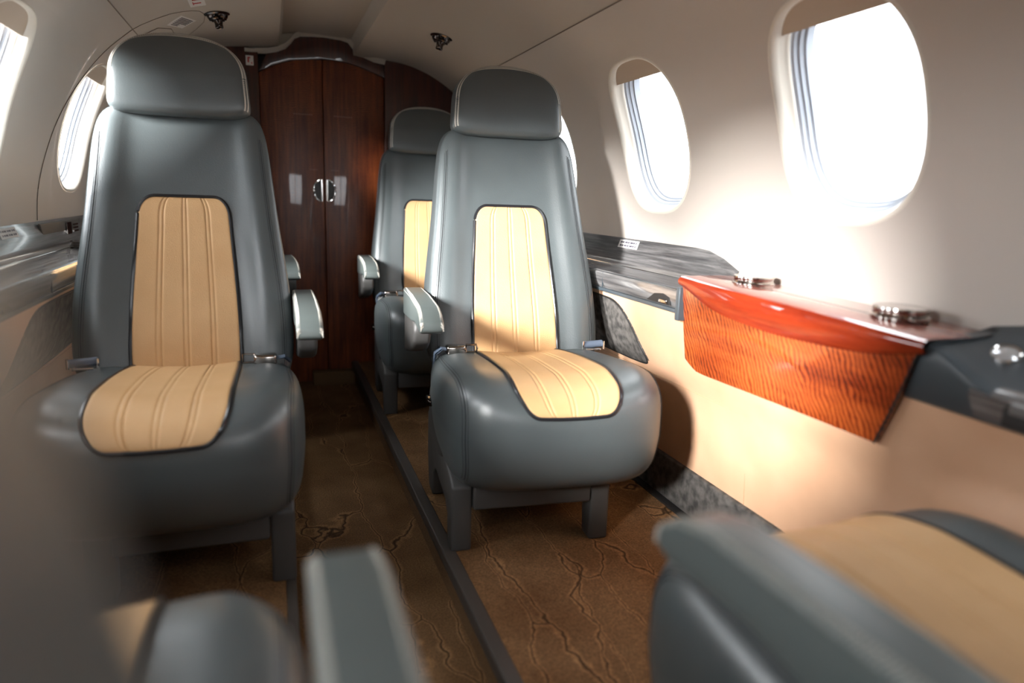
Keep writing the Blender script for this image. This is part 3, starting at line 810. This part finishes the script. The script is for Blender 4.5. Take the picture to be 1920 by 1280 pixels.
# ------------------------------------------------------------------ ledges
def ledge(side, name, label):
    root = empty(name, (side*0.74, 1.35, 0.60)); tag(root, label, 'ledge'); off = Vector(root.location)
    def put(mb, nm, mat, bev=None, parent=None):
        mb.v = [v-off for v in mb.v]
        return bevelled(nm, mb, mat, parent or root, bev) if bev else mb.build(nm, mat, parent or root)
    y0, y1 = 1.335, YE-0.02
    N = 30
    # shelf with rising back panel, its near end swept down
    rows = []
    for i in range(N+1):
        Y = lerp(y0, y1, i/N)
        top = 0.712 if Y > 1.50 else 0.655+0.057*math.sin(max(0, (Y-1.30)/0.20)*math.pi/2)
        xt = 0.8195 
        r = [(0.664, 0.628), (0.668, 0.632), (0.70, 0.633), (0.765, 0.635), (0.785, 0.640), (0.797, 0.652), (lerp(0.797, xt, .5), lerp(0.652, top, .5)), (xt, top)]
        rows.append([(side*x, Y, z) for x, z in r])
    mb = MB(); mb.grid(rows); put(mb, 'shelf', M_EBONY)
    # cap at the near end of the back panel
    mb = MB(); rows = []
    fr = [(0.664, 0.628), (0.660, 0.622), (0.662, 0.600), (0.672, 0.583), (0.684, 0.580)]
    mb.grid([[(side*x, Y, z) for x, z in fr] for Y in (y0, y1)]); put(mb, 'front_fascia', M_EBONY)
    mb = MB(); mb.tube([(side*0.663, Y, 0.629) for Y in (y0, y1)], 0.0012, 6); put(mb, 'edge_strip', M_SILVER)
    mb = MB(); mb.box((min(side*0.668, side*0.690), y0, 0.572), (max(side*0.668, side*0.690), y1, 0.582)); put(mb, 'lower_rail', M_SLATE, 0.002)
    mb = MB(); mb.box((min(side*0.655, side*0.80), y0-0.012, 0.560), (max(side*0.655, side*0.80), y0+0.003, 0.636)); put(mb, 'end_block', M_SLATE, 0.003)
    # finger slot and latch
    mb = MB(); sl = prism([(1.368, 0.588), (1.372, 0.606), (1.40, 0.613), (1.44, 0.608), (1.475, 0.588)], min(side*0.6605, side*0.664), max(side*0.6605, side*0.664)); fs = put(sl, 'finger_slot', M_BLACK, 0.001)
    mb = MB(); mb.box((min(side*0.657, side*0.662), 1.378, 0.590), (max(side*0.657, side*0.662), 1.415, 0.599)); put(mb, 'latch', M_CHROME, 0.002, fs)
    for Yd in (1.72, 2.2):
        mb = MB(); mb.box((min(side*0.6608, side*0.664), Yd, 0.585), (max(side*0.6608, side*0.664), Yd+0.0018, 0.626)); put(mb, 'panel_joint', M_SLATE)
    # shelf inset line
    mb = MB(); mb.tube([(side*0.766, Y, 0.6357) for Y in (y0+0.02, y1)], 0.001, 5); put(mb, 'shelf_joint', M_SILVER)
    # placard
    a, b = (1.80, 1.92) if side > 0 else (1.93, 2.05)
    mb = MB(); 
    def q(Y, t): return Vector((side*(lerp(0.797, 0.8195, t)-0.0015), Y, lerp(0.652, 0.712, t)))
    mb.grid([[q(Y, t) for t in (0.52, 0.92)] for Y in (a, b)]); lb = put(mb, 'label_plate', M_LABEL)
    mb = MB()
    for t in (0.64, 0.80):
        for k in range(9):
            Ya = lerp(a, b, 0.1+0.09*k); Yb = Ya+0.006+0.003*((k*7) % 3)
            mb.grid([[q(Y, tt)+Vector((-side*0.0006, 0, 0)) for tt in (t-0.035, t+0.035)] for Y in (Ya, min(Yb, b-0.01))])
    put(mb, 'label_marks', M_INK, None, lb)
    return root, put
ledge_r, putr = ledge(1, 'side_ledge', 'glossy dark grained wood ledge along the right wall behind the red wood table')
ledge_l, putl = ledge(-1, 'side_ledge', 'glossy dark grained wood ledge along the left wall behind the left armchair')
# control panel and cup holder on left ledge
mb = MB(); 
cp = prism([(2.28, 0.660), (2.24, 0.675), (2.22, 0.706), (2.62, 0.706), (2.62, 0.655)], -0.8125, -0.806)
cpo = putl(cp, 'control_panel', M_PLASTIC, 0.002)
mb = MB()
for k in range(3): mb.box((-0.804, 2.545, 0.668+k*0.010), (-0.8015, 2.60, 0.673+k*0.010))
mb.box((-0.804, 2.47, 0.664), (-0.8015, 2.52, 0.700)); putl(mb, 'switches', M_CHROME, None, cpo)
def cup(loc, r, label, parent=None):
    root = empty('cup_holder', loc); tag(root, label, 'cup holder', 'chrome cup holders')
    mb = MB(); mb.lathe([(r*1.04, 0.0), (r*1.05, 0.004), (r*0.97, 0.006), (r*0.96, 0.012), (r, 0.015), (r*0.985, 0.018), (r*0.90, 0.018)], (0, 0, 0), n=48); mb.build('rim', M_CHROME, root)
    mb = MB(); mb.lathe([(r*0.905, 0.0178), (r*0.6, 0.0172), (0.0001, 0.017)], (0, 0, 0), n=48); mb.build('lid', M_SILVER, root)
    mb = MB(); mb.box((-0.007, r*0.95, 0.001), (0.007, r*1.12, 0.010)); bevelled('hinge', mb, M_BLACKCHROME, root, 0.002)
    return root
cl = cup((-0.722, 2.33, 0.6365), 0.042, 'dark chrome cup holder on the left ledge beside the left armchair')

# ------------------------------------------------------------------ wooden side table on right
tb = empty('side_table', (0.73, 1.03, 0.62)); tag(tb, 'glossy red-brown figured wood table cabinet on the right wall with curved front', 'table'); off = Vector(tb.location)
def tput(mb, nm, mat, bev=None, parent=None):
    mb.v = [v-off for v in mb.v]
    return bevelled(nm, mb, mat, parent or tb, bev) if bev else mb.build(nm, mat, parent or tb, angle=45)
TY0, TY1 = 0.70, 1.328
def lens_low(Y): return scurve([(0.70, 0.624), (0.80, 0.604), (0.93, 0.595), (1.05, 0.594), (1.20, 0.606), (1.322, 0.640)], Y)
def lens_top(Y): return scurve([(0.70, 0.644), (0.95, 0.652), (1.33, 0.661)], Y)
def fx(Y): 
    k = (Y-TY0)/(TY1-TY0); return 0.654 - 0.006*math.sin(math.pi*k)
N = 40
rows = []
for i in range(N+1):
    Y = lerp(TY0, TY1, i/N); zt = lens_top(Y); zl = lens_low(Y); f = fx(Y)
    r = [(0.8165, zt+0.001), (0.735, zt+0.002), (f+0.008, zt+0.0015), (f+0.002, zt-0.0015)]
    for k in range(1, 10):
        q = k/9; bul = 0.005*math.sin(math.pi*min(1, q*1.0))**0.8
        r.append((f-bul+0.006*q, lerp(zt-0.004, zl, q)))
    r.append((f+0.016, zl-0.001))
    rows.append([(x, Y, z) for x, z in r])
mb = MB(); mb.grid([r[:4] for r in rows]); tput(mb, 'tabletop', M_TOP)
mb = MB(); mb.grid([r[3:] for r in rows]); mb.f += [tuple(range(0, 11))][:0]; tput(mb, 'bullnose_edge', M_TABLE2)
# front panel
bl = scurve
def pbot(Y): return scurve([(0.79, 0.458), (0.95, 0.457), (1.10, 0.454), (1.20, 0.451), (1.28, 0.450), (1.30, 0.456), (1.328, 0.470)], Y)
rows = []
def px(z): return 0.664 + 0.05*max(0, (0.62-z))/0.16*0.5
NN = 36
for j in range(13):
    q = j/12; r = []
    for i in range(NN+1):
        u = i/NN
        ya = lerp(0.715, 0.79, min(1, q)); yb = 1.328
        Y = lerp(ya, yb, u); zt = lens_low(Y)+0.004; zb = pbot(lerp(0.79, 1.328, u)); z = lerp(zt, zb, q)
        r.append((px(z)-0.004*math.sin(math.pi*u), Y, z))
    rows.append(r)
mb = MB(); mb.grid(rows)
back = [[(p[0]+0.010, p[1], p[2]) for p in r] for r in rows]
mb.grid([rows[-1], back[-1]]); mb.grid([[r[0] for r in rows], [r[0] for r in back]]); mb.grid([[r[-1] for r in rows], [r[-1] for r in back]]); mb.grid(back)
tput(mb, 'front_panel', M_TABLE)
mb = MB(); mb.tube([(p[0]-0.0002, p[1]-0.001, p[2]) for p in [r[0] for r in rows]], 0.0022, 6); tput(mb, 'edge_gap', M_BLACK)
mb = MB(); mb.tube([(0.735, Y, lens_top(Y)+0.0016) for Y in [lerp(TY0, TY1, i/20) for i in range(21)]], 0.0010, 5); tput(mb, 'top_joint', M_BLACK)
mb = MB(); mb.box((0.685, 0.80, 0.54), (0.80, 1.30, 0.60)); tput(mb, 'cabinet_body', M_TABLE2)
cup((0.758, 1.205, 0.658), 0.042, 'chrome lidded cup holder set in the table top, at the far end')
cup((0.750, 0.830, 0.652), 0.042, 'chrome lidded cup holder set in the table top, nearest the grey console')

# ------------------------------------------------------------------ near right console
cn = empty('armrest_console', (0.74, 0.4, 0.6)); tag(cn, 'dark slate console on the right wall with a round silver lamp and dark wood strip', 'console'); off2 = Vector(cn.location)
def cput(mb, nm, mat, bev=None, parent=None):
    mb.v = [v-off2 for v in mb.v]
    return bevelled(nm, mb, mat, parent or cn, bev) if bev else mb.build(nm, mat, parent or cn, angle=50)
rows = []
for i in range(41):
    Y = lerp(-0.9, 0.765, i/40)
    e = max(0.0, min(1.0, (Y-0.60)/0.12)); e = e*e*(3-2*e)      # near the table the body is full height
    xf = lerp(0.668, 0.690, 0.0)
    r = [(0.700, 0.548), (0.694, 0.545), (0.684, 0.552), (0.672, lerp(0.580, 0.600, e)), (0.668, lerp(0.588, 0.632, e)), (0.672, lerp(0.594, 0.640, e)), (0.69, lerp(0.600, 0.643, e)), (0.73, lerp(0.606, 0.645, e)), (0.765, lerp(0.620, 0.647, e)), (0.79, lerp(0.650, 0.650, e)), (0.818, lerp(0.690, 0.656, e))]
    dy = 0.0
    rr = []
    for x, z in r:
        yy = Y
        if i == 40: yy = lerp(0.698, 0.752, max(0, min(1, (0.645-z)/0.10)))
        rr.append((x, yy, z))
    rows.append(rr)
mb = MB(); mb.grid(rows); mb.add(rows[-1]+[(0.80, 0.70, 0.60)], [tuple(range(12))]); cput(mb, 'body', M_SLATE)
mb = MB(); mb.grid([[(0.6835, Y, 0.5535), (0.6705, Y, 0.579), (0.6668, Y, 0.588), (0.6715, Y, 0.5955), (0.686, Y, 0.6005)] for Y in (-0.9, 0.635)]); cput(mb, 'wood_strip', M_EBONY)
mb = MB(); mb.box((0.664, 0.3, 0.556), (0.684, 0.585, 0.583)); sl = cput(mb, 'pull_slot', M_BLACK, 0.003)
mb = MB(); mb.box((0.660, 0.3, 0.575), (0.672, 0.575, 0.590)); cput(mb, 'pull_bar', M_EBONY, 0.003, sl)
# round lamp on the sloping top
c = Vector((0.752, 0.652, 0.628)); nrm = Vector((-0.45, -0.25, 0.85)).normalized()
mb = MB(); mb.lathe([(0.020, -0.012), (0.020, 0.004), (0.018, 0.007), (0.016, 0.006)], c, nrm); rg = cput(mb, 'lamp_ring', M_SILVER)
mb = MB(); mb.lathe([(0.016, 0.005), (0.010, 0.008), (0.0001, 0.009)], c, nrm); cput(mb, 'lamp_lens', M_GLASSLENS, None, rg)

# ------------------------------------------------------------------ overhead fittings
def gasper(loc, tilt, label):
    root = empty('air_vent', loc); tag(root, label, 'air vent', 'ceiling air vents'); root.rotation_euler = tilt
    mb = MB(); mb.lathe([(0.040, 0.002), (0.040, -0.003), (0.034, -0.006), (0.031, -0.014), (0.024, -0.020), (0.0001, -0.022)], (0, 0, 0), n=40); mb.build('bezel', M_BLACKCHROME, root)
    mb = MB(); mb.lathe([(0.017, -0.018), (0.0135, -0.026), (0.012, -0.034), (0.013, -0.042), (0.0115, -0.0445), (0.009, -0.043), (0.008, -0.036), (0.0001, -0.036)], (0, 0, 0), n=32); mb.build('nozzle', M_BLACKCHROME, root)
    mb = MB()
    for k in range(8):
        a = 2*math.pi*k/8; mb.box((0.024*math.cos(a)-0.003, 0.024*math.sin(a)-0.003, -0.021), (0.024*math.cos(a)+0.003, 0.024*math.sin(a)+0.003, -0.015))
    bevelled('grip_ridge', mb, M_BLACKCHROME, root, 0.001)
    return root
gasper((-0.352, 2.62, 1.380), (0, R_(-8), 0), 'dark chrome air vent on the ceiling above the left armchair')
gasper((0.390, 2.56, 1.374), (0, R_(12), 0), 'dark chrome air vent on the ceiling left of the right headrest')
lt = empty('channel_lamp', (0.0, 2.50, 1.459)); tag(lt, 'small grey oval fitting in the ceiling centre channel', 'ceiling fitting')
mb = MB(); mb.lathe([(0.02, 0.0), (0.02, -0.004), (0.015, -0.006), (0.0001, -0.006)], (0, 0, 0), n=24)
for v in mb.v: v.y = v.y*3.2 if v.y < 0 else v.y*1.0
mb.build('lens', M_GASKET, lt)

def on_left(Y, x, up=0.0008):
    """point just below the left ceiling"""
    if x > -0.585: return Vector((x, Y, cz(x)-up))
    lo = 0.0; hi = SMAX*0.6
    for _ in range(30):
        m = (lo+hi)/2
        if prof(m)[0] < -x: lo = m
        else: hi = m
    return wallpt(-1, Y, lo, -up)
# exit placard
def placard(corner, du, dv, name, label, marks, matm):
    root = empty(name, corner); tag(root, label, 'sign')
    def P(u, v, o): 
        y = corner[1] + du[1]*u + dv[1]*v; x = corner[0] + du[0]*u + dv[0]*v
        return on_left(y, x, o) - Vector(corner)
    n = 4
    mb = MB(); mb.grid([[P(i/n, j/n, 0.0012) for j in range(n+1)] for i in range(n+1)]); mb.build('plate', M_LABEL, root)
    mb = MB()
    for (u0, v0, u1, v1, wd) in marks:
        d = Vector((u1-u0, v1-v0, 0)); 
        a = P(u0, v0, 0.0022); b = P(u1, v1, 0.0022); mb.tube([a, b], wd, 4)
    mb.build('marking', matm, root)
    return root
# EXIT as strokes
ltr = {'E': [(0, 0, 0, 1), (0, 0, 1, 0), (0, .5, .8, .5), (0, 1, 1, 1)], 'X': [(0, 0, 1, 1), (0, 1, 1, 0)], 'I': [(.5, 0, .5, 1)], 'T': [(0, 1, 1, 1), (.5, 0, .5, 1)]}
mk = []
for k, ch in enumerate('EXIT'):
    for a, b, c_, d in ltr[ch]:
        u = lambda t: 0.12+0.20*k+0.14*t
        v = lambda t: 0.25+0.5*t
        mk.append((u(a), v(b), u(c_), v(d), 0.0016))
placard((-0.375, 2.30, 1.378), (0.0, 0.20, 0), (-0.045, 0.0, 0), 'exit_sign', 'white EXIT placard with red letters on the ceiling above the left armchair', mk, M_RED)
mk = []
for r_ in range(7):
    v = 0.14+0.12*r_
    mk.append((0.15, v, 0.55 if r_ < 2 else 0.88, v, 0.0012))
placard((-0.505, 2.63, 1.33), (0.035, 0.11, 0), (0.05, -0.06, 0), 'instruction_placard', 'pale placard with dark lines of text on the left ceiling hatch cover', mk, M_INK)
# emergency hatch outline on the left wall and ceiling
hp = [(-0.818, 2.25, 0), (-0.79, 2.32, 0), (-0.74, 2.38, 0), (-0.627, 2.47, 0), (-0.52, 2.50, 0), (-0.434, 2.53, 0), (-0.392, 2.57, 0), (-0.39, 2.64, 0), (-0.43, 2.78, 0), (-0.45, 2.88, 0)]
def dense(pts, n=10):
    o = []
    for a, b in zip(pts, pts[1:]):
        for k in range(n): o.append(tuple(lerp(a[i], b[i], k/n) for i in range(2)))
    o.append(pts[-1][:2]); return o
base_pts = [wallpt(-1, 2.25, s_at_z(z), -0.0006) for z in (0.715, 0.76, 0.80)]
mb = MB(); pts = [wallpt(-1, scurve([(0.715, 2.25), (0.80, 2.265), (0.955, 2.343), (1.10, 2.42), (1.24, 2.482), (1.283, 2.495)], z), s_at_z(z), -0.0006) for z in [0.715+0.0284*i for i in range(21)]]
pts += [on_left(scurve([(-0.585, 2.495), (-0.50, 2.515), (-0.434, 2.535), (-0.41, 2.55)], x), x, 0.0006) for x in (-0.56, -0.52, -0.48, -0.445, -0.42)]
pts += [on_left(y, x, 0.0006) for x, y in ((-0.400, 2.565), (-0.392, 2.60), (-0.390, 2.64), (-0.40, 2.72), (-0.43, 2.80), (-0.46, 2.86), (-0.49, 2.90))]
mb.tube(pts, 0.0011, 6); hs = structure(mb.build('trim_13', M_GROOVE), 'curved seam outlining the exit hatch on the left wall', 'seam')
mb = MB(); mb.tube([on_left(y, x, 0.0006) for x, y in ((-0.66, 2.60), (-0.60, 2.59), (-0.53, 2.62), (-0.50, 2.70), (-0.50, 2.85))], 0.0014, 6)
structure(mb.build('trim_14', M_GROOVE), 'short seam around the hatch handle cover behind the left headrest', 'seam')
